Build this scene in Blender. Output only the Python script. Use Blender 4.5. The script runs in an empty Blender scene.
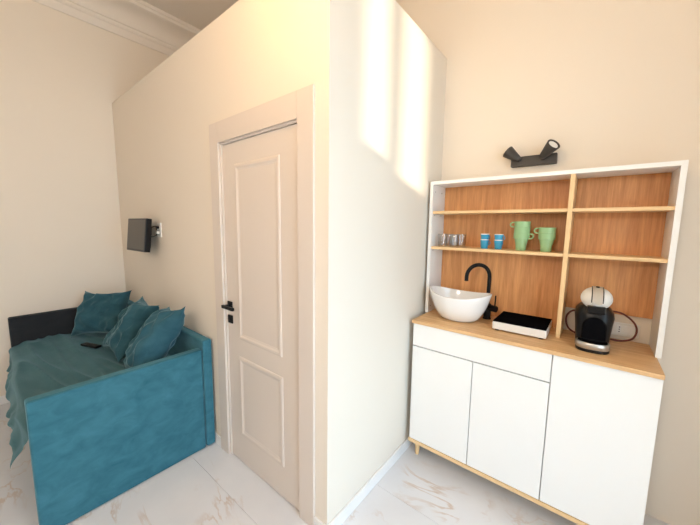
import bpy, bmesh, math, random
from mathutils import Vector, Matrix, noise
random.seed(7)
PI = math.pi
scene = bpy.context.scene
C = scene.collection

# ------------------------------------------------------------------ camera
cam_d = bpy.data.cameras.new('camera')
cam_d.sensor_width = 36.0
cam_d.lens = 305.58 / 700 * 36
cam_d.clip_start = 0.02
cam = bpy.data.objects.new('camera', cam_d)
C.objects.link(cam)
_f = Vector((-0.62131584, 0.77465476, -0.11779914))
_r = Vector((0.77902372, 0.62685203, 0.01336283))
_u = Vector((-0.08419421, 0.08346579, 0.99294753))
M = Matrix((_r, _u, -_f)).transposed().to_4x4()
M.translation = Vector((0.951, -1.0265, 1.5987))
cam.matrix_world = M
scene.camera = cam

# ------------------------------------------------------------------ light
W = bpy.data.worlds.new('sky')
scene.world = W
W.use_nodes = True
bg = W.node_tree.nodes['Background']
bg.inputs['Color'].default_value = (0.58, 0.81, 1.0, 1)
bg.inputs['Strength'].default_value = 9.0

SUN_DX, SUN_TAN = 0.30, 0.2126
sd = bpy.data.lights.new('sun', 'SUN')
sd.energy = 14.0
sd.color = (1.0, 0.87, 0.66)
sd.angle = math.radians(0.8)
sun = bpy.data.objects.new('sun', sd)
C.objects.link(sun)
_sdir = Vector((-SUN_DX, 1, -SUN_TAN * math.hypot(1, SUN_DX)))
sun.rotation_euler = _sdir.to_track_quat('-Z', 'Y').to_euler()
sun.location = (3, -6, 5)


def portal(loc, rot, sx, sy):
    l = bpy.data.lights.new('window_portal', 'AREA')
    l.shape = 'RECTANGLE'
    l.size, l.size_y = sx, sy
    l.cycles.is_portal = True
    o = bpy.data.objects.new('window_portal', l)
    o.location, o.rotation_euler = loc, rot
    C.objects.link(o)


# tall window in the right wall, beside the camera
WINS = [(-1.45, 0.10)]
WZ1 = 2.80
for wy0, wy1 in WINS:
    portal((2.44, (wy0 + wy1) / 2, WZ1 / 2), (0, PI / 2, 0), WZ1, wy1 - wy0)

vs = scene.view_settings
vs.view_transform = 'Standard'
vs.look = 'None'
vs.gamma = 1.0
vs.use_curve_mapping = False
vs.exposure = -0.04

# ------------------------------------------------------------------ materials
_m = {}


def nodes_of(name):
    m = bpy.data.materials.new(name)
    m.use_nodes = True
    nt = m.node_tree
    return m, nt, nt.nodes['Principled BSDF']


def mat(name, col, rough=0.5, metal=0.0, bump=0.0, bscale=200.0, var=0.0, vscale=3.0, spec=0.5, coat=0.0):
    if name in _m:
        return _m[name]
    m, nt, b = nodes_of(name)
    N, L = nt.nodes, nt.links
    b.inputs['Base Color'].default_value = (*col, 1)
    b.inputs['Roughness'].default_value = rough
    b.inputs['Metallic'].default_value = metal
    b.inputs['Specular IOR Level'].default_value = spec
    b.inputs['Coat Weight'].default_value = coat
    tc = N.new('ShaderNodeTexCoord')
    nz = N.new('ShaderNodeTexNoise')
    nz.inputs['Scale'].default_value = vscale
    nz.inputs['Detail'].default_value = 4
    L.new(tc.outputs['Object'], nz.inputs['Vector'])
    mx = N.new('ShaderNodeMixRGB')
    mx.blend_type = 'MIX'
    k = 1 - max(var, 0.015)
    mx.inputs[1].default_value = (*[c * k for c in col], 1)
    mx.inputs[2].default_value = (*[min(1, c * (2 - k)) for c in col], 1)
    L.new(nz.outputs['Fac'], mx.inputs[0])
    L.new(mx.outputs[0], b.inputs['Base Color'])
    if bump:
        n2 = N.new('ShaderNodeTexNoise')
        n2.inputs['Scale'].default_value = bscale
        n2.inputs['Detail'].default_value = 3
        L.new(tc.outputs['Object'], n2.inputs['Vector'])
        bp = N.new('ShaderNodeBump')
        bp.inputs['Strength'].default_value = bump
        bp.inputs['Distance'].default_value = 0.002
        L.new(n2.outputs['Fac'], bp.inputs['Height'])
        L.new(bp.outputs['Normal'], b.inputs['Normal'])
    _m[name] = m
    return m


def wood(name, dark, light, axis, rough=0.45):
    """oak with the grain running along one axis (0 x, 1 y, 2 z)"""
    m, nt, b = nodes_of(name)
    N, L = nt.nodes, nt.links
    tc = N.new('ShaderNodeTexCoord')
    mp = N.new('ShaderNodeMapping')
    sc = [38.0, 38.0, 38.0]
    sc[axis] = 2.2
    mp.inputs['Scale'].default_value = sc
    oi = N.new('ShaderNodeObjectInfo')
    L.new(tc.outputs['Object'], mp.inputs['Vector'])
    add = N.new('ShaderNodeVectorMath')
    add.operation = 'ADD'
    sclr = N.new('ShaderNodeVectorMath')
    sclr.operation = 'SCALE'
    sclr.inputs[0].default_value = (13.0, 7.0, 29.0)
    L.new(oi.outputs['Random'], sclr.inputs['Scale'])
    L.new(mp.outputs['Vector'], add.inputs[0])
    L.new(sclr.outputs['Vector'], add.inputs[1])
    n1 = N.new('ShaderNodeTexNoise')
    n1.inputs['Scale'].default_value = 1.0
    n1.inputs['Detail'].default_value = 6
    n1.inputs['Roughness'].default_value = 0.62
    n1.inputs['Distortion'].default_value = 0.25
    L.new(add.outputs['Vector'], n1.inputs['Vector'])
    n2 = N.new('ShaderNodeTexNoise')
    n2.inputs['Scale'].default_value = 4.5
    n2.inputs['Detail'].default_value = 2
    L.new(add.outputs['Vector'], n2.inputs['Vector'])
    am = N.new('ShaderNodeMath')
    am.operation = 'MULTIPLY_ADD'
    L.new(n2.outputs['Fac'], am.inputs[0])
    am.inputs[1].default_value = 0.35
    L.new(n1.outputs['Fac'], am.inputs[2])
    cr = N.new('ShaderNodeValToRGB')
    cr.color_ramp.elements[0].position = 0.42
    cr.color_ramp.elements[0].color = (*dark, 1)
    cr.color_ramp.elements[1].position = 0.92
    cr.color_ramp.elements[1].color = (*light, 1)
    L.new(am.outputs[0], cr.inputs['Fac'])
    L.new(cr.outputs['Color'], b.inputs['Base Color'])
    b.inputs['Roughness'].default_value = rough
    bp = N.new('ShaderNodeBump')
    bp.inputs['Strength'].default_value = 0.12
    bp.inputs['Distance'].default_value = 0.001
    L.new(am.outputs[0], bp.inputs['Height'])
    L.new(bp.outputs['Normal'], b.inputs['Normal'])
    return m


def velvet(name, dark, light, sheen=0.35, scale=8.0):
    m, nt, b = nodes_of(name)
    N, L = nt.nodes, nt.links
    tc = N.new('ShaderNodeTexCoord')
    mp = N.new('ShaderNodeMapping')
    mp.inputs['Scale'].default_value = (1, 1, 1.7)
    n1 = N.new('ShaderNodeTexNoise')
    n1.inputs['Scale'].default_value = scale
    n1.inputs['Detail'].default_value = 7
    n1.inputs['Roughness'].default_value = 0.62
    n1.inputs['Distortion'].default_value = 0.5
    L.new(tc.outputs['Object'], mp.inputs['Vector'])
    L.new(mp.outputs['Vector'], n1.inputs['Vector'])
    cr = N.new('ShaderNodeValToRGB')
    cr.color_ramp.elements[0].position = 0.24
    cr.color_ramp.elements[0].color = (*dark, 1)
    cr.color_ramp.elements[1].position = 0.80
    cr.color_ramp.elements[1].color = (*light, 1)
    L.new(n1.outputs['Fac'], cr.inputs['Fac'])
    L.new(cr.outputs['Color'], b.inputs['Base Color'])
    b.inputs['Roughness'].default_value = 0.85
    b.inputs['Specular IOR Level'].default_value = 0.15
    b.inputs['Sheen Weight'].default_value = sheen
    b.inputs['Sheen Roughness'].default_value = 0.4
    b.inputs['Sheen Tint'].default_value = (0.55, 0.85, 0.95, 1)
    n2 = N.new('ShaderNodeTexNoise')
    n2.inputs['Scale'].default_value = 420
    L.new(tc.outputs['Object'], n2.inputs['Vector'])
    bp = N.new('ShaderNodeBump')
    bp.inputs['Strength'].default_value = 0.2
    bp.inputs['Distance'].default_value = 0.001
    L.new(n2.outputs['Fac'], bp.inputs['Height'])
    L.new(bp.outputs['Normal'], b.inputs['Normal'])
    return m


def marble(name):
    m, nt, b = nodes_of(name)
    N, L = nt.nodes, nt.links
    tc = N.new('ShaderNodeTexCoord')
    oi = N.new('ShaderNodeObjectInfo')
    sclr = N.new('ShaderNodeVectorMath')
    sclr.operation = 'SCALE'
    sclr.inputs[0].default_value = (17.0, 23.0, 5.0)
    L.new(oi.outputs['Random'], sclr.inputs['Scale'])
    add = N.new('ShaderNodeVectorMath')
    add.operation = 'ADD'
    L.new(tc.outputs['Object'], add.inputs[0])
    L.new(sclr.outputs['Vector'], add.inputs[1])
    base = N.new('ShaderNodeTexNoise')
    base.inputs['Scale'].default_value = 2.2
    base.inputs['Detail'].default_value = 5
    L.new(add.outputs['Vector'], base.inputs['Vector'])

    def vein(scale, dist, width, seed):
        mp = N.new('ShaderNodeMapping')
        mp.inputs['Location'].default_value = (seed, seed * 0.7, 0)
        mp.inputs['Rotation'].default_value = (0, 0, 0.6)
        mp.inputs['Scale'].default_value = (1.0, 1.9, 1)
        L.new(add.outputs['Vector'], mp.inputs['Vector'])
        n = N.new('ShaderNodeTexNoise')
        n.inputs['Scale'].default_value = scale
        n.inputs['Detail'].default_value = 6
        n.inputs['Roughness'].default_value = 0.55
        n.inputs['Distortion'].default_value = dist
        L.new(mp.outputs['Vector'], n.inputs['Vector'])
        s = N.new('ShaderNodeMath')
        s.operation = 'SUBTRACT'
        L.new(n.outputs['Fac'], s.inputs[0])
        s.inputs[1].default_value = 0.5
        a = N.new('ShaderNodeMath')
        a.operation = 'ABSOLUTE'
        L.new(s.outputs[0], a.inputs[0])
        mr = N.new('ShaderNodeMapRange')
        mr.interpolation_type = 'SMOOTHSTEP'
        mr.inputs['From Min'].default_value = 0.0
        mr.inputs['From Max'].default_value = width
        mr.inputs['To Min'].default_value = 1
        mr.inputs['To Max'].default_value = 0
        L.new(a.outputs[0], mr.inputs['Value'])
        return mr.outputs['Result']
    v1 = vein(1.5, 0.9, 0.020, 3.1)
    # veins come and go
    msk = N.new('ShaderNodeTexNoise')
    msk.inputs['Scale'].default_value = 3.4
    msk.inputs['Detail'].default_value = 2
    L.new(add.outputs['Vector'], msk.inputs['Vector'])
    mr = N.new('ShaderNodeMapRange')
    mr.inputs['From Min'].default_value = 0.49
    mr.inputs['From Max'].default_value = 0.66
    L.new(msk.outputs['Fac'], mr.inputs['Value'])
    mul = N.new('ShaderNodeMath')
    mul.operation = 'MULTIPLY'
    L.new(v1, mul.inputs[0])
    L.new(mr.outputs['Result'], mul.inputs[1])
    cr = N.new('ShaderNodeValToRGB')
    cr.color_ramp.elements[0].color = (0.66, 0.665, 0.70, 1)
    cr.color_ramp.elements[1].color = (0.75, 0.75, 0.775, 1)
    cr.color_ramp.elements[0].position = 0.3
    cr.color_ramp.elements[1].position = 0.65
    L.new(base.outputs['Fac'], cr.inputs['Fac'])
    mx = N.new('ShaderNodeMixRGB')
    L.new(mul.outputs[0], mx.inputs[0])
    L.new(cr.outputs['Color'], mx.inputs[1])
    mx.inputs[2].default_value = (0.58, 0.48, 0.42, 1)
    L.new(mx.outputs[0], b.inputs['Base Color'])
    b.inputs['Roughness'].default_value = 0.28
    return m


def glass_mat(name, gloss=0.10, tint=(1, 1, 1)):
    m = bpy.data.materials.new(name)
    m.use_nodes = True
    nt = m.node_tree
    N, L = nt.nodes, nt.links
    N.clear()
    out = N.new('ShaderNodeOutputMaterial')
    t = N.new('ShaderNodeBsdfTransparent')
    t.inputs['Color'].default_value = (*tint, 1)
    g = N.new('ShaderNodeBsdfGlossy')
    g.inputs['Roughness'].default_value = 0.03
    fr = N.new('ShaderNodeLayerWeight')
    fr.inputs['Blend'].default_value = 0.25
    mul = N.new('ShaderNodeMath')
    mul.operation = 'MULTIPLY_ADD'
    L.new(fr.outputs['Facing'], mul.inputs[0])
    mul.inputs[1].default_value = 0.5
    mul.inputs[2].default_value = gloss
    mx = N.new('ShaderNodeMixShader')
    L.new(mul.outputs[0], mx.inputs[0])
    L.new(t.outputs[0], mx.inputs[1])
    L.new(g.outputs[0], mx.inputs[2])
    L.new(mx.outputs[0], out.inputs[0])
    return m


PLASTER = mat('cream_plaster', (0.80, 0.73, 0.64), 0.85, bump=0.05, bscale=60, var=0.015, vscale=1.2, spec=0.2)
CEIL = mat('white_ceiling_paint', (0.80, 0.75, 0.69), 0.85, bump=0.04, bscale=60, spec=0.2)
TRIM = mat('white_lacquered_trim', (0.84, 0.83, 0.82), 0.4)
DOORW = mat('off_white_door_lacquer', (0.69, 0.615, 0.555), 0.38)
WHITE = mat('white_melamine', (0.86, 0.86, 0.85), 0.35)
CERAMIC = mat('white_ceramic', (0.86, 0.86, 0.86), 0.12, coat=0.3)
BLACK = mat('matt_black_metal', (0.006, 0.006, 0.007), 0.45, spec=0.2)
BLACKP = mat('black_plastic', (0.007, 0.007, 0.008), 0.3, spec=0.25)
BLACKG = mat('black_glass', (0.005, 0.005, 0.006), 0.3, spec=0.0)
SCREEN = mat('dark_screen', (0.05, 0.042, 0.037), 0.3)
SCONCE = mat('anthracite_metal', (0.042, 0.038, 0.036), 0.5)
SILVER = mat('brushed_silver', (0.55, 0.54, 0.52), 0.35, metal=0.8)
BEIGEP = mat('beige_plastic', (0.50, 0.44, 0.37), 0.35)
WHITEP = mat('white_plastic', (0.82, 0.81, 0.78), 0.3)
REDCORD = mat('dark_red_cable', (0.13, 0.022, 0.016), 0.5)
GREEN = mat('light_green_stoneware', (0.32, 0.53, 0.27), 0.3, coat=0.3)
BLUE = mat('sky_blue_stoneware', (0.035, 0.32, 0.56), 0.3, coat=0.3)
STONE = mat('pale_stone', (0.6, 0.55, 0.47), 0.8, var=0.1)
GROUT = mat('light_grout', (0.72, 0.71, 0.70), 0.9)
OAK_V = wood('oak_vertical_grain', (0.49, 0.195, 0.060), (0.80, 0.40, 0.16), 2)
OAK_X = wood('oak_lengthwise_grain', (0.58, 0.33, 0.145), (0.82, 0.55, 0.29), 0)
OAK_EDGE = wood('pale_oak_lengthwise', (0.70, 0.46, 0.22), (0.88, 0.64, 0.36), 0)
OAK_EDGE_V = wood('pale_oak_upright', (0.70, 0.46, 0.22), (0.88, 0.64, 0.36), 2)
VELVET = velvet('teal_velvet', (0.022, 0.112, 0.155), (0.058, 0.195, 0.258))
VELVET_SEAT = velvet('teal_velvet_cover', (0.030, 0.090, 0.115), (0.060, 0.150, 0.178), 0.35, 4.0)
VELVET_PIL = velvet('teal_velvet_cushion', (0.014, 0.058, 0.084), (0.044, 0.132, 0.175), 0.5, 7.0)
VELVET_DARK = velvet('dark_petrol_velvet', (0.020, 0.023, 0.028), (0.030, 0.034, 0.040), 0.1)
MARBLE = marble('white_marble_gold_veins')
PANE = glass_mat('clear_window_pane', 0.03)
GLASS = glass_mat('clear_drinking_glass', 0.10, (0.97, 0.98, 0.98))


# ------------------------------------------------------------------ mesh helpers
def link(name, bm, m, parent=None, smooth=False, angle=40):
    bmesh.ops.recalc_face_normals(bm, faces=bm.faces)
    me = bpy.data.meshes.new(name)
    bm.to_mesh(me)
    bm.free()
    me.materials.append(m)
    if smooth:
        for p in me.polygons:
            p.use_smooth = True
        try:
            me.set_sharp_from_angle(angle=math.radians(angle))
        except Exception:
            pass
    o = bpy.data.objects.new(name, me)
    C.objects.link(o)
    if parent is not None:
        o.parent = parent
    return o


def add_box(bm, x0, x1, y0, y1, z0, z1, bev=0.0, seg=2):
    r = bmesh.ops.create_cube(bm, size=1.0)
    vs_ = r['verts']
    for v in vs_:
        v.co = Vector(((x0 + x1) / 2 + v.co.x * (x1 - x0), (y0 + y1) / 2 + v.co.y * (y1 - y0), (z0 + z1) / 2 + v.co.z * (z1 - z0)))
    if bev:
        es = list({e for v in vs_ for e in v.link_edges})
        bmesh.ops.bevel(bm, geom=es, offset=bev, segments=seg, affect='EDGES', profile=0.5)
    return bm


def box(name, x0, x1, y0, y1, z0, z1, m, parent=None, bev=0.0, seg=2):
    bm = bmesh.new()
    add_box(bm, x0, x1, y0, y1, z0, z1, bev, seg)
    o = link(name, bm, m, parent, smooth=bev > 0)
    if bev > 0:
        w = o.modifiers.new('weighted_normals', 'WEIGHTED_NORMAL')
        w.keep_sharp = True
    return o


def add_tube(bm, pts, rad, n=12, caps=True):
    pts = [Vector(p) for p in pts]
    rads = rad if isinstance(rad, (list, tuple)) else [rad] * len(pts)
    rings = []
    up = None
    for i, p in enumerate(pts):
        if i == 0:
            t = pts[1] - p
        elif i == len(pts) - 1:
            t = p - pts[i - 1]
        else:
            t = (pts[i + 1] - pts[i]).normalized() + (p - pts[i - 1]).normalized()
        t.normalize()
        if up is None:
            a = Vector((0, 0, 1)) if abs(t.z) < 0.9 else Vector((1, 0, 0))
            up = (a - t * a.dot(t)).normalized()
        else:
            up = (up - t * up.dot(t)).normalized()
        s = t.cross(up)
        rings.append([bm.verts.new(p + (up * math.cos(2 * PI * k / n) + s * math.sin(2 * PI * k / n)) * rads[i]) for k in range(n)])
    for a, b in zip(rings, rings[1:]):
        for k in range(n):
            bm.faces.new((a[k], a[(k + 1) % n], b[(k + 1) % n], b[k]))
    if caps:
        bm.faces.new(rings[0][::-1])
        bm.faces.new(rings[-1])
    return bm


def tube(name, pts, rad, m, parent=None, n=12):
    bm = bmesh.new()
    add_tube(bm, pts, rad, n)
    return link(name, bm, m, parent, True, 50)


def smooth_path(pts, sub=6):
    """Catmull-Rom through the points"""
    P = [Vector(p) for p in pts]
    P = [P[0] * 2 - P[1]] + P + [P[-1] * 2 - P[-2]]
    out = []
    for i in range(1, len(P) - 2):
        for k in range(sub):
            t = k / sub
            out.append(0.5 * ((2 * P[i]) + (-P[i - 1] + P[i + 1]) * t + (2 * P[i - 1] - 5 * P[i] + 4 * P[i + 1] - P[i + 2]) * t * t
                              + (-P[i - 1] + 3 * P[i] - 3 * P[i + 1] + P[i + 2]) * t ** 3))
    out.append(P[-2])
    return out


def lathe(name, prof, m, parent=None, n=28, axis=None, closed=False, angle=45):
    """prof: list of (r, z); open ends with r 0 become poles"""
    bm = bmesh.new()
    rings = []
    for r, z in prof:
        if r < 1e-6:
            rings.append([bm.verts.new((0, 0, z))])
        else:
            rings.append([bm.verts.new((r * math.cos(2 * PI * k / n), r * math.sin(2 * PI * k / n), z)) for k in range(n)])
    pairs = list(zip(rings, rings[1:]))
    if closed:
        pairs.append((rings[-1], rings[0]))
    for a, b in pairs:
        for k in range(n):
            k2 = (k + 1) % n
            if len(a) == 1 and len(b) > 1:
                bm.faces.new((a[0], b[k2], b[k]))
            elif len(b) == 1 and len(a) > 1:
                bm.faces.new((a[k], a[k2], b[0]))
            elif len(a) > 1:
                bm.faces.new((a[k], a[k2], b[k2], b[k]))
    return link(name, bm, m, parent, True, angle)


def prism(name, poly, axis, a0, a1, m, parent=None, smooth=False):
    """extrude a 2-D outline along an axis; poly in the other two axes in xyz order"""
    bm = bmesh.new()

    def pt(q, a):
        c = list(q)
        c.insert(axis, a)
        return bm.verts.new(c)
    A = [pt(q, a0) for q in poly]
    B = [pt(q, a1) for q in poly]
    bm.faces.new(A)
    bm.faces.new(B[::-1])
    n = len(poly)
    for i in range(n):
        bm.faces.new((A[i], A[(i + 1) % n], B[(i + 1) % n], B[i]))
    return link(name, bm, m, parent, smooth, 35)


def tag(o, label, cat, group=None):
    o['label'] = label
    o['category'] = cat
    if group:
        o['group'] = group
    return o


def thing(name, label, cat, loc=(0, 0, 0), rotz=0.0, group=None):
    o = bpy.data.objects.new(name, None)
    o.empty_display_size = 0.1
    o.location = loc
    o.rotation_euler = (0, 0, rotz)
    C.objects.link(o)
    return tag(o, label, cat, group)


def struct(o, label=None):
    o['kind'] = 'structure'
    if label:
        o['label'] = label
    return o


def sempty(name, loc=(0, 0, 0), label=None):
    o = bpy.data.objects.new(name, None)
    o.empty_display_size = 0.1
    o.location = loc
    C.objects.link(o)
    return struct(o, label)


# ------------------------------------------------------------------ room shell
XL, XR, YB, YR, ZC, HP = -3.01, 1.95, 1.25, -3.2, 3.80, 2.81
TH = 0.5
struct(box('floor', XL - 0.1, XR + TH, YR - 0.1, YB + 0.1, -0.12, -0.010, GROUT), 'white marble-look tiled floor with fine gold veins')
floor = bpy.data.objects['floor']
# tiles: joints run along x at y = -0.185 and 0.44
TW, TL, G = 0.625, 1.25, 0.0011
_tile_meshes = {}
row = 0
y = 0.44 - TW * 7
while y < YB:
    x = -0.02 - 3 * TL
    while x < XR:
        x0, x1 = max(x, XL) + G / 2, min(x + TL, XR) - G / 2
        y0, y1 = max(y, YR) + G / 2, min(y + TW, YB) - G / 2
        if x1 - x0 > 0.02 and y1 - y0 > 0.02 and not (x1 < -0.05 and y0 > 0.05):
            key = (round(x1 - x0, 3), round(y1 - y0, 3))
            if key not in _tile_meshes:
                bm = bmesh.new()
                add_box(bm, 0, x1 - x0, 0, y1 - y0, -0.0095, 0.0, 0.001, 1)
                t = link('floor_tile', bm, MARBLE, floor)
                _tile_meshes[key] = t.data
            else:
                t = bpy.data.objects.new('floor_tile', _tile_meshes[key])
                C.objects.link(t)
                t.parent = floor
            t.location = (x0, y0, 0)
        x += TL
    y += TW
    row += 1

struct(box('ceiling', XL - 0.1, XR + TH, YR - 0.1, YB + 0.1, ZC, ZC + 0.15, CEIL), 'high pale ceiling')
struct(box('wall_left', XL - 0.12, XL, YR - 0.1, YB + 0.1, -0.1, ZC + 0.05, PLASTER), 'cream wall behind the daybed end')
struct(box('wall_back', XL - 0.1, XR + TH, YB, YB + 0.12, -0.1, ZC + 0.05, PLASTER), 'cream wall behind the kitchenette')
bm = bmesh.new()
ys = [YR - 0.1] + [v for w in WINS for v in w] + [YB + 0.1]
for k in (0, 2):
    add_box(bm, XR, XR + TH, ys[k], ys[k + 1], -0.1, ZC + 0.05)
for wy0, wy1 in WINS:
    add_box(bm, XR, XR + TH, wy0, wy1, WZ1, ZC + 0.05)
struct(link('wall_right', bm, PLASTER), 'cream wall right of the kitchenette')
# wall behind the camera with an added high opening for the sun streaks
bm = bmesh.new()
SX0, SX1, SZ0, SZ1 = 0.85, 1.28, 2.60, 3.72
ya, yb = YR - 0.06, YR
add_box(bm, XL - 0.1, SX0, ya, yb, -0.1, ZC + 0.05)
add_box(bm, SX0, SX1, ya, yb, -0.1, SZ0)
add_box(bm, SX0, SX1, ya, yb, SZ1, ZC + 0.05)
add_box(bm, SX1, XR + TH, ya, yb, -0.1, ZC + 0.05)
struct(link('wall_rear', bm, PLASTER), 'cream wall behind the camera')

# the bathroom partition box: front wall with the door opening, side wall, roof
DX0, DX1, DZ = -0.926, -0.195, 2.10
bm = bmesh.new()
add_box(bm, XL, DX0, 0, 0.10, -0.01, HP)
add_box(bm, DX1, 0, 0, 0.10, -0.01, HP)
add_box(bm, DX0, DX1, 0, 0.10, DZ, HP)
struct(link('wall_partition_front', bm, PLASTER), 'off-white partition wall with the panelled door')
struct(box('wall_partition_side', -0.10, 0, 0.10, YB, -0.01, HP, PLASTER), 'bright partition wall beside the kitchenette')
struct(box('ceiling_partition', XL, -0.10, 0.10, YB, HP - 0.10, HP, CEIL), 'flat roof of the partition box')

# cornice along the left and back walls
prof = [(0, 3.495), (0.010, 3.495), (0.014, 3.51), (0.014, 3.565), (0.026, 3.572), (0.034, 3.585), (0.034, 3.60), (0.046, 3.605), (0.05, 3.615)]
for k in range(1, 10):
    a = k / 9 * PI / 2
    prof.append((0.05 + 0.16 * (1 - math.cos(a)), 3.615 + 0.115 * math.sin(a)))
prof += [(0.225, 3.732), (0.235, 3.738), (0.235, 3.765), (0.245, 3.77), (0.245, ZC), (0, ZC)]
struct(prism('trim_1', [(XL + a, b) for a, b in prof], 1, YR, YB, CEIL, None, True), 'moulded cornice along the left wall')
struct(prism('trim_2', [(YB - a, b) for a, b in prof], 0, XL + 0.245, XR, CEIL, None, True), 'moulded cornice along the back wall')


def baseboard(name, x0, x1, y0, y1, label):
    return struct(box(name, x0, x1, y0, y1, 0.0, 0.075, TRIM, None, 0.003), label)


baseboard('baseboard_left', XL, XL + 0.012, YR, -0.0125, 'white baseboard on the left wall')
baseboard('baseboard_front', XL + 0.0125, -1.030, -0.012, 0, 'white baseboard left of the door')
baseboard('baseboard_corner', -0.083, 0.0, -0.012, 0, 'short white baseboard right of the door')
baseboard('baseboard_side', 0, 0.012, -0.012, YB - 0.0125, 'white baseboard on the partition beside the kitchenette')
baseboard('baseboard_back', 0.0125, 1.20, YB - 0.012, YB, 'white baseboard behind the kitchenette')
baseboard('baseboard_right', XR - 0.012, XR, WINS[0][1], YB - 0.0125, 'white baseboard on the right wall')

# windows out of view; the slotted one is added to shape the sun
def french_window(name, axis, a0, a1, b, z0, z1, label):
    w = sempty(name, (0, 0, 0), label)

    def bx(nm, u0, u1, v0, v1, m=TRIM, d=0.03, par=w):
        if axis == 1:
            return box(nm, b - d, b + d, u0, u1, v0, v1, m, par)
        return box(nm, u0, u1, b - d, b + d, v0, v1, m, par)
    mid = (a0 + a1) / 2
    t = 0.05
    for (u0, u1) in ((a0, mid), (mid, a1)):
        bx('stile', u0, u0 + t, z0, z1)
        bx('stile', u1 - t, u1, z0, z1)
        bx('rail', u0 + t, u1 - t, z0, z0 + 0.12)
        bx('rail', u0 + t, u1 - t, z1 - t, z1)
        bx('pane', u0 + t, u1 - t, z0 + 0.12, z1 - t, PANE, 0.003)
    return w


french_window('window_1', 1, *WINS[0], XR + 0.40, 0.0, WZ1, 'tall white glazed window beside the camera')
w3 = sempty('sun_slot_window', (0, 0, 0), 'added unseen high opening whose boards shape two sun streaks')  # added opening; its boards leave slots that cut the sun into two streaks
gaps = [(SUN_DX * (0.275 + 3.2), SUN_DX * (0.475 + 3.2), 2.80), (SUN_DX * (0.635 + 3.2), SUN_DX * (0.955 + 3.2), 2.745)]
xs = [SX0, gaps[0][0], gaps[0][1], gaps[1][0], gaps[1][1], SX1]
for i in (0, 2, 4):
    box('sun_slot_board', xs[i], xs[i + 1], YR - 0.012, YR - 0.004, SZ0, SZ1, TRIM, w3)
for g in gaps:
    box('sun_slot_rail', g[0], g[1], YR - 0.012, YR - 0.004, SZ0, g[2], TRIM, w3)

# ground outside
struct(box('ground', XR + TH, XR + 9, -14, 10, -0.25, -0.15, STONE), 'pale stone terrace outside')

# ------------------------------------------------------------------ pendant lamp behind the camera
pl = thing('pendant_lamp', 'opal globe pendant lamp hanging from the ceiling behind the camera', 'lamp', (0.0, -0.55, ZC))
lathe('ceiling_rose', [(0, 0), (0.055, 0), (0.055, -0.02), (0.012, -0.03), (0, -0.03)], TRIM, pl, 24)
tube('cord', [(0, 0, -0.029), (0, 0, -0.76)], 0.004, BLACKP, pl, 8)
lathe('globe_holder', [(0, -0.755), (0.03, -0.755), (0.036, -0.80), (0, -0.80)], BLACK, pl, 24)


def opal(name, col, strength):
    m, nt, b = nodes_of(name)
    b.inputs['Base Color'].default_value = (0.9, 0.85, 0.75, 1)
    b.inputs['Emission Color'].default_value = (*col, 1)
    b.inputs['Emission Strength'].default_value = strength
    return m


OPAL = opal('lit_warm_opal_glass', (1.0, 0.58, 0.20), 24.0)
FILL_GLOW = opal('fill_lamp_white_glow', (1.0, 0.86, 0.72), 59.0)
lathe('globe', [(0, -0.80)] + [(0.16 * math.sin(PI * k / 16), -0.96 + 0.16 * math.cos(PI * k / 16)) for k in range(1, 16)] + [(0, -1.12)], OPAL, pl, 32)

fl = thing('fill_lamp', 'added white globe fill lamp on a tall pole, unseen behind the camera', 'lamp', (0.60, -2.30, 0))  # fill light added out of view to brighten walls and cabinet fronts
lathe('lamp_base', [(0, 0), (0.13, 0), (0.13, 0.012), (0.02, 0.022), (0, 0.022)], BLACK, fl, 32)
tube('pole', [(0, 0, 0.02), (0, 0, 2.045)], 0.010, BLACK, fl, 12)
lathe('globe', [(0, 2.04)] + [(0.16 * math.sin(PI * k / 16), 2.20 - 0.16 * math.cos(PI * k / 16)) for k in range(1, 16)] + [(0, 2.36)], FILL_GLOW, fl, 32)

# ------------------------------------------------------------------ door in the partition
door = sempty('door_1', (0, 0, 0), 'off-white two-panel door with black handle')
CY = -0.014
for nm, a in (('casing', (DX0 - 0.102, DX0, CY, 0.0, 0.0, DZ + 0.125)), ('casing', (DX1, DX1 + 0.110, CY, 0.0, 0.0, DZ + 0.125)),
              ('casing', (DX0, DX1, CY, 0.0, DZ, DZ + 0.125))):
    box(nm, *a, DOORW, door, 0.003)
box('jamb', DX0, DX0 + 0.012, 0.0, 0.095, 0, DZ - 0.012, DOORW, door)
box('jamb', DX1 - 0.012, DX1, 0.0, 0.095, 0, DZ - 0.012, DOORW, door)
box('jamb', DX0, DX1, 0.0, 0.095, DZ - 0.012, DZ, DOORW, door)
LY = 0.008
leaf = box('leaf', DX0 + 0.0135, DX1 - 0.0135, LY, LY + 0.042, 0.004, DZ - 0.0135, DOORW, door, 0.002)


def moulding_ring(name, x0, x1, z0, z1, w, y, h, parent):
    """raised bevelled frame with a sunken step inside it, on the door face (front towards -y)"""
    bm = bmesh.new()
    steps = [(0.0, y + 0.001), (0.003, y - h * 0.6), (0.010, y - h), (w * 0.55, y - h), (w * 0.8, y - h * 0.35), (w, y - 0.0005), (w + 0.004, y + 0.0015)]
    rings = []
    for d, yy in steps:
        rings.append([bm.verts.new((x0 + d, yy, z0 + d)), bm.verts.new((x1 - d, yy, z0 + d)), bm.verts.new((x1 - d, yy, z1 - d)), bm.verts.new((x0 + d, yy, z1 - d))])
    for a, b in zip(rings, rings[1:]):
        for k in range(4):
            bm.faces.new((a[k], a[(k + 1) % 4], b[(k + 1) % 4], b[k]))
    bm.faces.new(rings[-1])
    return link(name, bm, DOORW, parent)


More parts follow.
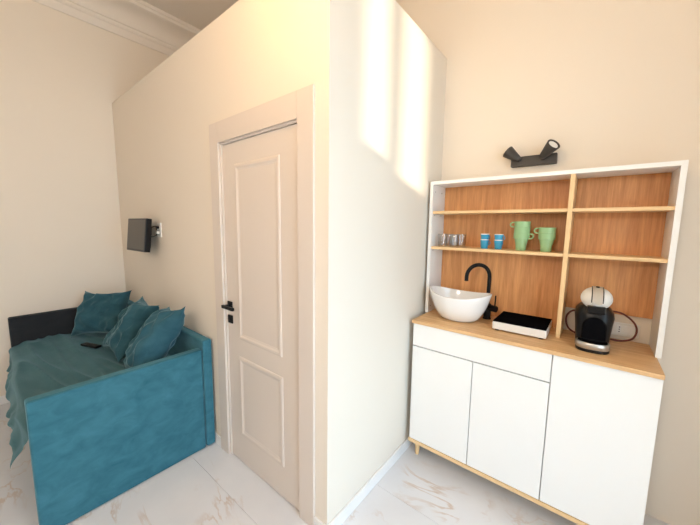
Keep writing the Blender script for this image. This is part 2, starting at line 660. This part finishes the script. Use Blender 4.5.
moulding_ring('panel_moulding', -0.780, -0.350, 0.870, 1.960, 0.040, LY, 0.006, leaf)
moulding_ring('panel_moulding', -0.790, -0.345, 0.205, 0.755, 0.040, LY, 0.006, leaf)
HX, HZ = -0.872, 1.078
box('handle_rose', HX - 0.026, HX + 0.026, LY - 0.009, LY, HZ - 0.026, HZ + 0.026, BLACK, leaf, 0.003)
hl = bmesh.new()
add_tube(hl, [(HX, LY - 0.008, HZ), (HX, LY - 0.050, HZ)], 0.009, 12)
add_box(hl, HX - 0.012, HX + 0.118, LY - 0.060, LY - 0.044, HZ - 0.010, HZ + 0.010, 0.003)
link('lever', hl, BLACK, leaf, True)
box('key_rose', HX - 0.026, HX + 0.026, LY - 0.009, LY, HZ - 0.120, HZ - 0.066, BLACK, leaf, 0.003)
tube('key_bolt', [(HX, LY - 0.008, HZ - 0.093), (HX, LY - 0.014, HZ - 0.093)], 0.008, BLACKP, leaf)

# ------------------------------------------------------------------ kitchen sideboard
sb = thing('kitchen_sideboard', 'white kitchen sideboard with oak worktop, one drawer and three doors', 'cabinet', (0.633, 1.02, 0))
OX, OY = 0.633, 1.02


def sbx(nm, x0, x1, y0, y1, z0, z1, m, par=sb, bev=0.0015):
    return box(nm, x0 - OX, x1 - OX, y0 - OY, y1 - OY, z0, z1, m, par, bev)


sbx('worktop', 0.037, 1.230, 0.785, 1.234, 0.962, 0.984, OAK_X)
sbx('side_panel', 0.040, 0.058, 0.822, 1.234, 0.128, 0.962, WHITE)
sbx('side_panel', 1.212, 1.230, 0.822, 1.234, 0.128, 0.962, WHITE)
sbx('back_panel', 0.058, 1.212, 1.224, 1.234, 0.128, 0.962, WHITE)
sbx('partition_panel', 0.818, 0.836, 0.824, 1.224, 0.128, 0.962, WHITE)
sbx('base_board', 0.036, 1.234, 0.795, 1.234, 0.106, 0.128, OAK_EDGE)
fy0, fy1 = 0.800, 0.818
sbx('drawer_front', 0.042, 0.8255, fy0, fy1, 0.807, 0.958, WHITE)
sbx('door_front', 0.042, 0.4355, fy0, fy1, 0.131, 0.801, WHITE)
sbx('door_front', 0.4395, 0.8255, fy0, fy1, 0.131, 0.801, WHITE)
sbx('door_front', 0.8295, 1.229, fy0, fy1, 0.131, 0.958, WHITE)
for lx, ly in ((0.085, 0.845), (1.185, 0.845), (0.085, 1.185), (1.185, 1.185), (0.633, 1.185)):
    bm = bmesh.new()
    add_tube(bm, [(lx - OX, ly - OY, 0.107), (lx - OX, ly - OY, 0.0)], [0.020, 0.012], 16)
    link('leg', bm, OAK_EDGE_V, sb, True)

# ------------------------------------------------------------------ hutch
HX0, HX1, HY0, HY1, HZ0, HZ1 = 0.020, 1.244, 1.018, 1.243, 0.984, 1.914
hu = thing('shelf_hutch', 'white framed open shelf unit with oak back standing on the worktop', 'shelf unit', (0.633, 1.13, HZ0))


def hbx(nm, x0, x1, y0, y1, z0, z1, m, par=hu, bev=0.001):
    return box(nm, x0 - 0.633, x1 - 0.633, y0 - 1.13, y1 - 1.13, z0 - HZ0, z1 - HZ0, m, par, bev)


lp = hbx('side_panel', HX0, HX0 + 0.022, HY0, HY1, HZ0, HZ1 - 0.022, WHITE)
rp = hbx('side_panel', HX1 - 0.022, HX1, HY0, HY1, HZ0, HZ1 - 0.022, WHITE)
hbx('top_panel', HX0, HX1, HY0, HY1, HZ1 - 0.022, HZ1, WHITE)
DVX0, DVX1 = 0.816, 0.838
hbx('divider', DVX0, DVX1, HY0 + 0.006, HY1 - 0.009, HZ0, HZ1 - 0.022, OAK_EDGE_V)
hbx('back_panel', HX0 + 0.022, DVX0, HY1 - 0.009, HY1 - 0.001, HZ0, HZ1 - 0.022, OAK_V)
hbx('back_panel', DVX1, HX1 - 0.022, HY1 - 0.009, HY1 - 0.001, 1.125, HZ1 - 0.022, OAK_V)
for z in (1.693, 1.446):
    hbx('shelf', HX0 + 0.022, DVX0, HY0 + 0.010, HY1 - 0.009, z, z + 0.018, OAK_EDGE)
    hbx('shelf', DVX1, HX1 - 0.022, HY0 + 0.010, HY1 - 0.009, z, z + 0.018, OAK_EDGE)
SH1 = 1.464
for z in (1.683, 1.437, 1.845, 1.03):
    for yy in (HY0 + 0.035, HY0 + 0.150):
        bm = bmesh.new()
        add_tube(bm, [(HX0 + 0.0215 - 0.633, yy - 1.13, z - HZ0), (HX0 + 0.026 - 0.633, yy - 1.13, z - HZ0)], 0.0045, 10)
        link('screw', bm, SILVER, lp, True)

# ------------------------------------------------------------------ wash basin
def bowl(name, a, b, h, m, parent, raise_tip=0.030, t=0.010, n=48):
    bm = bmesh.new()
    K = 16
    rings = []

    def ring(f, z_of, aa, bb):
        out = []
        for k in range(n):
            th = 2 * PI * k / n
            cx, sy = math.cos(th), math.sin(th)
            out.append(bm.verts.new((aa * f * cx, bb * f * sy, z_of(cx))))
        return out

    def rim(cx):
        return h + raise_tip * (abs(cx) ** 2.2) - 0.006
    # outside, from the foot up
    for i in range(K + 1):
        s = i / K
        f = 0.36 + 0.64 * s ** 0.62
        zz = s ** 1.6
        rings.append(ring(f, lambda c, zz=zz: zz * rim(c), a, b))
    # rounded lip
    rings.append(ring(0.993, lambda c: rim(c) + 0.004, a, b))
    rings.append(ring(1.0, lambda c: rim(c) + 0.004, a - t, b - t))
    for i in range(K - 1, -1, -1):
        s = i / K
        f = 0.28 + 0.72 * s ** 0.62
        zz = s ** 1.6
        rings.append(ring(f, lambda c, zz=zz: 0.016 + zz * (rim(c) - 0.016), a - t, b - t))
    for p, q in zip(rings, rings[1:]):
        for k in range(n):
            bm.faces.new((p[k], p[(k + 1) % n], q[(k + 1) % n], q[k]))
    bm.faces.new(rings[0][::-1])
    bm.faces.new(rings[-1])
    return link(name, bm, m, parent, True, 60)


BX, BY, WT = 0.266, 1.005, 0.984
basin = thing('wash_basin', 'white oval ceramic vessel basin on the oak worktop', 'sink', (BX, BY, WT))
bowl('bowl', 0.203, 0.150, 0.172, CERAMIC, basin)
lathe('drain', [(0, 0.021), (0.018, 0.021), (0.021, 0.019), (0.021, 0.0162), (0, 0.0162)], SILVER, basin, 20)

# ------------------------------------------------------------------ faucet
FX, FY = 0.412, 1.150
fa = thing('faucet', 'matt black gooseneck mixer tap behind the white basin', 'faucet', (FX, FY, WT))
lathe('base', [(0, 0), (0.027, 0), (0.027, 0.006), (0.023, 0.008), (0.023, 0.100), (0.021, 0.104), (0, 0.104)], BLACK, fa, 24)
d = Vector((-0.72, -0.69, 0)).normalized()
R = 0.080
pts = [(0, 0, 0.10), (0, 0, 0.20), (0, 0, 0.290)]
for k in range(1, 15):
    a = PI * k / 14
    c = d * (R - R * math.cos(a))
    pts.append((c.x, c.y, 0.290 + R * math.sin(a)))
e = d * (2 * R)
pts.append((e.x, e.y, 0.262))
tube('spout', pts, 0.0125, BLACK, fa, 16)
tube('lever_hub', [(0.015, -0.012, 0.082), (0.062, -0.030, 0.082)], 0.021, BLACK, fa, 18)
tube('lever', [(0.052, -0.027, 0.098), (0.054, -0.028, 0.172)], 0.0045, BLACK, fa, 10)

# ------------------------------------------------------------------ hob
hob = thing('induction_hob', 'portable white hob with black glass top on the worktop', 'hob', (0.641, 1.062, WT))
box('body', -0.140, 0.140, -0.138, 0.138, 0.008, 0.054, WHITEP, hob, 0.006, 3)
box('glass_top', -0.138, 0.138, -0.136, 0.136, 0.0545, 0.060, BLACKG, hob, 0.002)
for fx in (-0.115, 0.115):
    for fy in (-0.115, 0.115):
        tube('foot', [(fx, fy, 0.0), (fx, fy, 0.010)], 0.012, BLACKP, hob, 12)

# ------------------------------------------------------------------ coffee machine
CX_, CYF = 0.982, 0.90
cm = thing('coffee_machine', 'black and white capsule coffee machine on the worktop', 'coffee machine', (CX_, CYF, WT), math.radians(3))


def loft(name, secs, m, parent, n=36, p=3.0):
    """secs: (z, cx, cy, half width, half depth)"""
    bm = bmesh.new()
    rings = []
    for z, cx, cy, hw, hd in secs:
        rg = []
        for k in range(n):
            th = 2 * PI * k / n
            c, s = math.cos(th), math.sin(th)
            rg.append(bm.verts.new((cx + hw * math.copysign(abs(c) ** (2 / p), c), cy + hd * math.copysign(abs(s) ** (2 / p), s), z)))
        rings.append(rg)
    for a, b in zip(rings, rings[1:]):
        for k in range(n):
            bm.faces.new((a[k], a[(k + 1) % n], b[(k + 1) % n], b[k]))
    bm.faces.new(rings[0][::-1])
    bm.faces.new(rings[-1])
    return link(name, bm, m, parent, True, 50)


loft('body', [(0.0, 0, 0.125, 0.066, 0.095), (0.006, 0, 0.125, 0.070, 0.099), (0.06, 0, 0.130, 0.073, 0.100), (0.12, 0, 0.130, 0.078, 0.100),
              (0.165, 0, 0.130, 0.083, 0.100), (0.19, 0, 0.132, 0.079, 0.096), (0.212, 0, 0.134, 0.064, 0.086), (0.225, 0, 0.136, 0.045, 0.07)], BLACKP, cm, 40, 3.2)
# cup bay: arched inset on the front face
bm = bmesh.new()
arch = [(-0.050, 0.058), (0.050, 0.058)] + [(0.050 * math.cos(PI * k / 14), 0.120 + 0.052 * math.sin(PI * k / 14)) for k in range(15)]
A = [bm.verts.new((x, 0.0285, z)) for x, z in arch]
B = [bm.verts.new((x * 0.88, 0.024, 0.058 + (z - 0.058) * 0.93 + 0.002)) for x, z in arch]
for k in range(len(arch)):
    bm.faces.new((A[k], A[(k + 1) % len(arch)], B[(k + 1) % len(arch)], B[k]))
bm.faces.new(B)
link('cup_bay', bm, BLACKG, cm)
# drip tray
tray = loft('drip_tray', [(0.0, 0, 0.030, 0.066, 0.050), (0.004, 0, 0.030, 0.069, 0.053), (0.014, 0, 0.030, 0.069, 0.053), (0.016, 0, 0.030, 0.067, 0.051)], BLACKP, cm, 40, 2.4)
loft('tray_band', [(0.0161, 0, 0.030, 0.068, 0.052), (0.018, 0, 0.030, 0.070, 0.054), (0.044, 0, 0.030, 0.070, 0.054), (0.047, 0, 0.030, 0.068, 0.052)], SILVER, tray, 40, 2.4)
loft('tray_grid', [(0.0471, 0, 0.030, 0.061, 0.045), (0.049, 0, 0.030, 0.060, 0.044)], BLACKG, tray, 40, 2.4)
# head
bm = bmesh.new()
bmesh.ops.create_uvsphere(bm, u_segments=36, v_segments=20, radius=1.0)
for v in bm.verts:
    x, y_, z = v.co
    v.co = Vector((0.066 * x, 0.085 + 0.082 * y_ * (abs(y_) ** 0.0), 0.262 + 0.058 * z))
head = link('head', bm, WHITEP, cm, True, 80)
# centre stripe (locking lever) wrapped over the head
bm = bmesh.new()
prev = None
for k in range(19):
    a = math.radians(-18 + 150 * k / 18)
    cy_, cz_ = 0.085 - 0.086 * math.cos(a), 0.262 + 0.0605 * math.sin(a)
    hw = 0.020
    ry = [bm.verts.new((-hw, cy_, cz_)), bm.verts.new((hw, cy_, cz_)), bm.verts.new((hw, cy_ + 0.010 * math.cos(a), cz_ - 0.012 * math.sin(a))),
          bm.verts.new((-hw, cy_ + 0.010 * math.cos(a), cz_ - 0.012 * math.sin(a)))]
    if prev:
        for j in range(4):
            bm.faces.new((prev[j], prev[(j + 1) % 4], ry[(j + 1) % 4], ry[j]))
    else:
        bm.faces.new(ry[::-1])
    prev = ry
bm.faces.new(prev)
link('locking_lever', bm, BEIGEP, cm, True, 40)
for s in (-1, 1):
    bm = bmesh.new()
    pp = []
    for k in range(13):
        a = math.radians(-10 + 95 * k / 12)
        pp.append((s * 0.0225, 0.085 - 0.0845 * math.cos(a), 0.262 + 0.0595 * math.sin(a)))
    add_tube(bm, pp, 0.0022, 8)
    link('lever_seam', bm, BLACKP, cm, True)
box('nozzle', -0.037, 0.037, -0.004, 0.070, 0.196, 0.232, BLACKP, cm, 0.006, 3)
lathe('selector_knob', [(0, 0.327), (0.007, 0.326), (0.009, 0.321), (0.009, 0.312), (0, 0.312)], BLACKP, cm, 16).location = (0, 0.07, 0)
tube('power_cord', smooth_path([(-0.050, 0.180, 0.150), (-0.085, 0.255, 0.145), (-0.112, 0.285, 0.110), (-0.116, 0.285, 0.070), (-0.100, 0.270, 0.030), (-0.055, 0.235, 0.012)], 8), 0.0048, REDCORD, cm, 10)
tube('power_cord', smooth_path([(0.050, 0.190, 0.168), (0.085, 0.270, 0.166), (0.135, 0.288, 0.155), (0.180, 0.285, 0.118), (0.196, 0.282, 0.075), (0.183, 0.275, 0.030),
                                (0.140, 0.265, 0.010), (0.090, 0.250, 0.012), (0.055, 0.225, 0.014)], 8), 0.0048, REDCORD, cm, 10)

# wall socket seen under the hutch's right back panel
so = thing('wall_socket', 'white Italian wall socket plate right of the coffee machine', 'socket', (1.120, YB, 1.040))
box('plate', -0.060, 0.060, -0.009, 0.0, -0.038, 0.038, WHITEP, so, 0.004, 3)
box('socket_module', -0.036, -0.013, -0.011, -0.008, -0.024, 0.024, WHITE, so, 0.001)
box('blank_module', -0.011, 0.013, -0.011, -0.008, -0.024, 0.024, WHITE, so, 0.001)
box('blank_module', 0.015, 0.038, -0.011, -0.008, -0.024, 0.024, WHITE, so, 0.001)
for k in (-1, 0, 1):
    tube('pin_hole', [(-0.0245, -0.0108, k * 0.013), (-0.0245, -0.0116, k * 0.013)], 0.0032, BLACKP, so, 10)

# ------------------------------------------------------------------ crockery
def d_handle(r0, z0, z1, out, ang, rad, m, parent):
    pts = []
    for k in range(11):
        a = -PI / 2 + PI * k / 10
        r_ = r0 - 0.004 + (out + 0.004) * max(0, math.cos(a)) ** 0.55
        pts.append((r_ * math.cos(ang), r_ * math.sin(ang), (z0 + z1) / 2 + (z1 - z0) / 2 * math.sin(a)))
    return tube('handle', pts, rad, m, parent, 10)


def mug(x, y_, z, ang, label):
    t = thing('mug', label, 'mug', (x, y_, z), 0, 'light green mugs on the middle shelf')
    lathe('cup_body', [(0, 0.0), (0.026, 0.0), (0.028, 0.003), (0.0295, 0.03), (0.034, 0.052), (0.0370, 0.066), (0.0375, 0.0715), (0.0425, 0.0730), (0.0435, 0.076), (0.0440, 0.104), (0.0452, 0.1065), (0.0430, 0.108),
                       (0.0405, 0.1065), (0.0395, 0.088), (0.036, 0.0740), (0.031, 0.055), (0.0265, 0.034), (0.0245, 0.006), (0, 0.006)], GREEN, t, 36)
    d_handle(0.042, 0.074, 0.103, 0.024, ang, 0.0042, GREEN, t)
    return t


MY = 1.115
mug(0.590, MY, SH1, math.radians(-12), 'bottom light green mug of the stack of three')
mug(0.590, MY, SH1 + 0.0350, math.radians(100), 'middle light green mug of the stack of three')
mug(0.590, MY, SH1 + 0.0700, math.radians(188), 'top light green mug of the stack of three, handle to the left')
mug(0.722, MY + 0.004, SH1, math.radians(80), 'lower light green mug of the stack of two by the divider')
mug(0.722, MY + 0.004, SH1 + 0.0350, math.radians(186), 'upper light green mug of the stack of two by the divider')


def espresso(x, y_, z, ang, label):
    t = thing('espresso_cup', label, 'cup', (x, y_, z), 0, 'small blue espresso cups on the middle shelf')
    lathe('cup_body', [(0, 0), (0.019, 0), (0.0205, 0.002), (0.0235, 0.030), (0.0266, 0.0565)], BLUE, t, 30)
    lathe('inner_glaze', [(0.0266, 0.0565), (0.0270, 0.0600), (0.0262, 0.0612), (0.0250, 0.0602), (0.0242, 0.0590), (0.0222, 0.031), (0.0205, 0.010), (0.0185, 0.004), (0, 0.004)], CERAMIC, t, 30)
    d_handle(0.024, 0.026, 0.050, 0.013, ang, 0.0026, BLUE, t)
    return t


espresso(0.378, 1.105, SH1, math.radians(40), 'lower blue espresso cup of the left pair beside the glasses')
espresso(0.378, 1.105, SH1 + 0.036, math.radians(50), 'upper blue espresso cup of the left pair beside the glasses')
espresso(0.463, 1.105, SH1, math.radians(60), 'lower blue espresso cup of the right pair beside the green mugs')
espresso(0.463, 1.105, SH1 + 0.036, math.radians(35), 'upper blue espresso cup of the right pair beside the green mugs')


def tumbler(x, y_, label):
    o = lathe('glass_tumbler', [(0, 0), (0.026, 0), (0.029, 0.004), (0.0325, 0.030), (0.0335, 0.088), (0.0330, 0.0895), (0.0320, 0.088), (0.0310, 0.030), (0.027, 0.010), (0, 0.010)], GLASS, None, 30)
    o.location = (x, y_, SH1)
    tag(o, label, 'glass', 'clear tumblers on the middle shelf')


tumbler(0.100, 1.085, 'clear glass tumbler nearest the left side panel, in the front row')
tumbler(0.185, 1.080, 'clear glass tumbler in the front row nearest the blue cups')
tumbler(0.118, 1.165, 'clear glass tumbler in the back row near the left side panel')
tumbler(0.205, 1.160, 'clear glass tumbler in the back row nearest the blue cups')

# ------------------------------------------------------------------ twin spotlight
sc_ = thing('wall_spotlight', 'dark grey twin spotlight bar on the wall above the shelves', 'wall lamp', (0.603, YB, 2.022))
box('mounting_bar', -0.124, 0.124, -0.040, 0.0, -0.030, 0.030, SCONCE, sc_, 0.003)


def spot(px, pz, dirv, ln):
    dv = Vector(dirv).normalized()
    st = Vector((px, -0.058, pz))
    bm = bmesh.new()
    prof_ = [(0.016, 0.0), (0.018, 0.004), (0.038, ln - 0.003), (0.038, ln), (0.034, ln), (0.031, ln - 0.006), (0.012, 0.02)]
    q = dv.to_track_quat('Z', 'Y')
    n = 28
    rings = [[bm.verts.new(st + q @ Vector((r * math.cos(2 * PI * k / n), r * math.sin(2 * PI * k / n), z))) for k in range(n)] for r, z in prof_]
    for a, b in zip(rings, rings[1:]):
        for k in range(n):
            bm.faces.new((a[k], a[(k + 1) % n], b[(k + 1) % n], b[k]))
    bm.faces.new(rings[0][::-1])
    bm.faces.new(rings[-1])
    s = link('lamp_head', bm, SCONCE, sc_, True, 40)
    bm = bmesh.new()
    bp = [bm.verts.new(st + q @ Vector((0.0275 * math.cos(2 * PI * k / n), 0.0275 * math.sin(2 * PI * k / n), ln - 0.0045))) for k in range(n)]
    bq = [bm.verts.new(st + q @ Vector((0.024 * math.cos(2 * PI * k / n), 0.024 * math.sin(2 * PI * k / n), ln - 0.018))) for k in range(n)]
    for k in range(n):
        bm.faces.new((bp[k], bp[(k + 1) % n], bq[(k + 1) % n], bq[k]))
    bm.faces.new(bp)
    bm.faces.new(bq[::-1])
    link('bulb_lens', bm, WHITEP, s, True)
    tube('pivot', [(px, -0.036, pz), st + dv * 0.012], 0.008, SCONCE, s, 12)


spot(-0.072, 0.006, (-0.74, 0.05, 0.62), 0.095)
spot(0.046, 0.006, (0.62, -0.52, 0.56), 0.104)

# ------------------------------------------------------------------ small TV
TX, TZ = -2.13, 1.500
tv = thing('television', 'small black television on a wall bracket above the daybed', 'television', (TX, -0.105, TZ))
tv.rotation_euler = (math.radians(-6), 0, math.radians(2))
box('housing', -0.200, 0.200, -0.022, 0.022, -0.140, 0.140, BLACKP, tv, 0.005)
box('screen', -0.186, 0.186, -0.0235, -0.021, -0.122, 0.128, SCREEN, tv)
box('rear_cover', -0.150, 0.150, 0.022, 0.045, -0.110, 0.080, BLACKP, tv, 0.008)
box('bracket_plate', -0.050, 0.050, 0.045, 0.055, -0.050, 0.050, BLACK, tv)
box('bracket_arm', -0.018, 0.018, 0.055, 0.090, -0.020, 0.020, BLACK, tv)
tube('cable', smooth_path([(0.09, 0.040, 0.06), (0.13, 0.07, 0.085), (0.155, 0.075, 0.075), (0.160, 0.072, 0.05)], 6), 0.004, BLACKP, tv, 8)
tube('cable', smooth_path([(0.08, 0.040, -0.02), (0.12, 0.075, 0.0), (0.150, 0.080, 0.01), (0.160, 0.075, 0.025)], 6), 0.004, BLACKP, tv, 8)
ts = thing('tv_socket', 'white wall socket half hidden behind the small television', 'socket', (-1.955, 0.0, 1.545))
box('plate', -0.040, 0.040, -0.009, 0, -0.060, 0.060, WHITEP, ts, 0.003)
for k in (-1, 1):
    tube('plug', [(0, -0.009, k * 0.022), (0, -0.028, k * 0.022)], 0.012, BLACKP if k > 0 else WHITEP, ts, 14)

# ------------------------------------------------------------------ daybed
DB = thing('daybed', 'teal velvet daybed with side panels and draped cover against the wall', 'sofa', (-2.05, -0.5, 0))
ox, oy = -2.05, -0.5


def dbx(nm, x0, x1, y0, y1, z0, z1, m, bev=0.012, par=DB):
    return box(nm, x0 - ox, x1 - ox, y0 - oy, y1 - oy, z0, z1, m, par, bev, 3)


dbx('back_panel', -2.985, -1.098, -0.078, -0.016, 0.012, 0.800, VELVET)
dbx('end_panel', -1.172, -1.108, -0.925, -0.080, 0.004, 0.738, VELVET)
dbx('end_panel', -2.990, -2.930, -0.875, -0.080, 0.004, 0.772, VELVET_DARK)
dbx('base', -2.929, -1.173, -0.820, -0.080, 0.03, 0.38, VELVET)
dbx('mattress', -2.928, -1.174, -0.830, -0.082, 0.381, 0.520, VELVET_SEAT, 0.03)


def cover():
    bm = bmesh.new()
    NX, NY = 120, 110
    SEAT = 0.540
    grid = []
    for i in range(NX + 1):
        u = i / NX
        x = -2.926 + 1.750 * u
        col = []
        drop = 0.13 + 0.03 * math.sin(5 * u + 1) + 0.02 * noise.noise((x * 3, 0, 4))
        drop *= 1 - 0.35 * max(0, (u - 0.85) / 0.15)
        Ltop = 0.755 + 0.060 * u
        rr = 0.050
        for j in range(NY + 1):
            s = j / NY * (Ltop + 0.08 + drop)
            fold = noise.noise((x * 1.1 + 0.2, s * 7.5 + x * 0.5, 1.0))
            ridge = 1 - abs(noise.noise((x * 1.3, s * 9 + x * 0.9, 7.0))) * 2.4
            fine = noise.noise((x * 4.0, s * 22 + x * 3.0, 5.0))
            front_w = 0.45 + 0.55 * min(1, s / Ltop)
            wr = (0.016 * fold + 0.020 * max(0, ridge) ** 2 + 0.005 * fine) * front_w - 0.004
            if s < Ltop:
                y_ = -0.084 - s
                z = SEAT + wr * min(1, s * 8) - 0.012 * max(0, (s - Ltop + 0.18) / 0.18) ** 2
            else:
                q = s - Ltop
                if q < 0.08:
                    a = q / 0.08 * PI / 2
                    y_ = -0.084 - Ltop - rr * math.sin(a) - wr * math.sin(a)
                    z = SEAT - 0.012 - rr * (1 - math.cos(a)) + wr * math.cos(a)
                else:
                    q -= 0.08
                    pl = math.sin(x * 26 + 4 * noise.noise((x * 3, 0, 9))) * 0.012 * min(1, q / 0.08)
                    bulge = 0.035 * math.sin(min(1, q / 0.17) * PI) * (0.3 + 0.7 * u)
                    y_ = -0.084 - Ltop - rr - wr - pl - bulge
                    z = SEAT - 0.012 - rr - q
            col.append(bm.verts.new((x - ox, y_ - oy, z)))
        grid.append(col)
    for i in range(NX):
        for j in range(NY):
            bm.faces.new((grid[i][j], grid[i + 1][j], grid[i + 1][j + 1], grid[i][j + 1]))
    return link('draped_cover', bm, VELVET_SEAT, DB, True, 180)


cover()
# seam piping along the near end panel's top
tube('piping', [(-1.109 - ox, -0.918 - oy, 0.7315), (-1.109 - ox, -0.090 - oy, 0.7315)], 0.004, VELVET, DB, 8)


# ------------------------------------------------------------------ cushions
def cushion(label, corners_c, ex, ey, w, h, t, seed):
    """centre, in-plane axes; w along ex, h along ey; bulge along the normal"""
    ex, ey = Vector(ex).normalized(), Vector(ey)
    ey = (ey - ex * ey.dot(ex)).normalized()
    nz = ex.cross(ey)
    root = thing('cushion', label, 'cushion', corners_c, 0, 'teal velvet cushions on the daybed')
    bm = bmesh.new()
    N = 36
    top, bot = [], []
    for i in range(N + 1):
        ra, rb = [], []
        for j in range(N + 1):
            u, v = 2 * i / N - 1, 2 * j / N - 1
            pinch = 1 - 0.22 * (1 - u * u) * abs(v) ** 4
            pinch2 = 1 - 0.18 * (1 - v * v) * abs(u) ** 4
            px = u * w / 2 * pinch2
            py = v * h / 2 * pinch
            prof_ = max(0, (1 - abs(u) ** 2.6) * (1 - abs(v) ** 2.6)) ** 0.55
            wr = 0.022 * noise.noise((u * 1.8 + seed, v * 1.8, seed)) + 0.020 * noise.noise((u * 3.0 + v * 2 + seed, v * 2.8 - u, seed + 4)) + 0.012 * (1 - abs(noise.noise((u * 2.4 - v + seed, v * 2.0 + u, seed + 2))) * 3) + 0.010 * math.sin(5 * (u + v) + seed) * abs(u * v)
            z = t / 2 * prof_
            base = ex * px + ey * py
            sag = 0.035 * noise.noise((u * 0.9, v * 0.9, seed + 9))
            ra.append(bm.verts.new(base + nz * (z + (wr if prof_ > 0.02 else 0) * min(1, prof_ * 2) + sag)))
            edge = i in (0, N) or j in (0, N)
            rb.append(ra[-1] if edge else bm.verts.new(base - nz * (z + wr * min(1, prof_ * 2) - sag)))
        top.append(ra)
        bot.append(rb)
    for i in range(N):
        for j in range(N):
            bm.faces.new((top[i][j], top[i + 1][j], top[i + 1][j + 1], top[i][j + 1]))
            bm.faces.new((bot[i][j], bot[i][j + 1], bot[i + 1][j + 1], bot[i + 1][j]))
    link('cushion_cover', bm, VELVET_PIL, root, True, 120)
    return root


cushion('teal velvet cushion in the far corner of the daybed', (-2.63, -0.30, 0.752), (0.72, 0.60, 0.02), (-0.32, 0.28, 0.75), 0.46, 0.45, 0.16, 1.3)
cushion('middle teal velvet cushion leaning on the daybed back', (-1.94, -0.262, 0.765), (1.0, 0.0, -0.05), (0.0, 0.60, 0.80), 0.40, 0.49, 0.16, 4.1)
cushion('teal velvet cushion beside the near end panel of the daybed', (-1.400, -0.268, 0.792), (1.0, -0.06, 0.20), (-0.05, 0.62, 0.80), 0.33, 0.53, 0.18, 8.7)

# ------------------------------------------------------------------ remote
rc = thing('remote_control', 'black remote control lying on the daybed before the cushions', 'remote control', (-2.31, -0.455, 0.558), math.radians(20))
box('body', -0.095, 0.095, -0.024, 0.024, 0.0, 0.018, BLACKP, rc, 0.005)
for i in range(5):
    for j in range(2):
        box('button', -0.07 + i * 0.028, -0.055 + i * 0.028, -0.014 + j * 0.018, -0.004 + j * 0.018, 0.0175, 0.0205, SCONCE, rc)
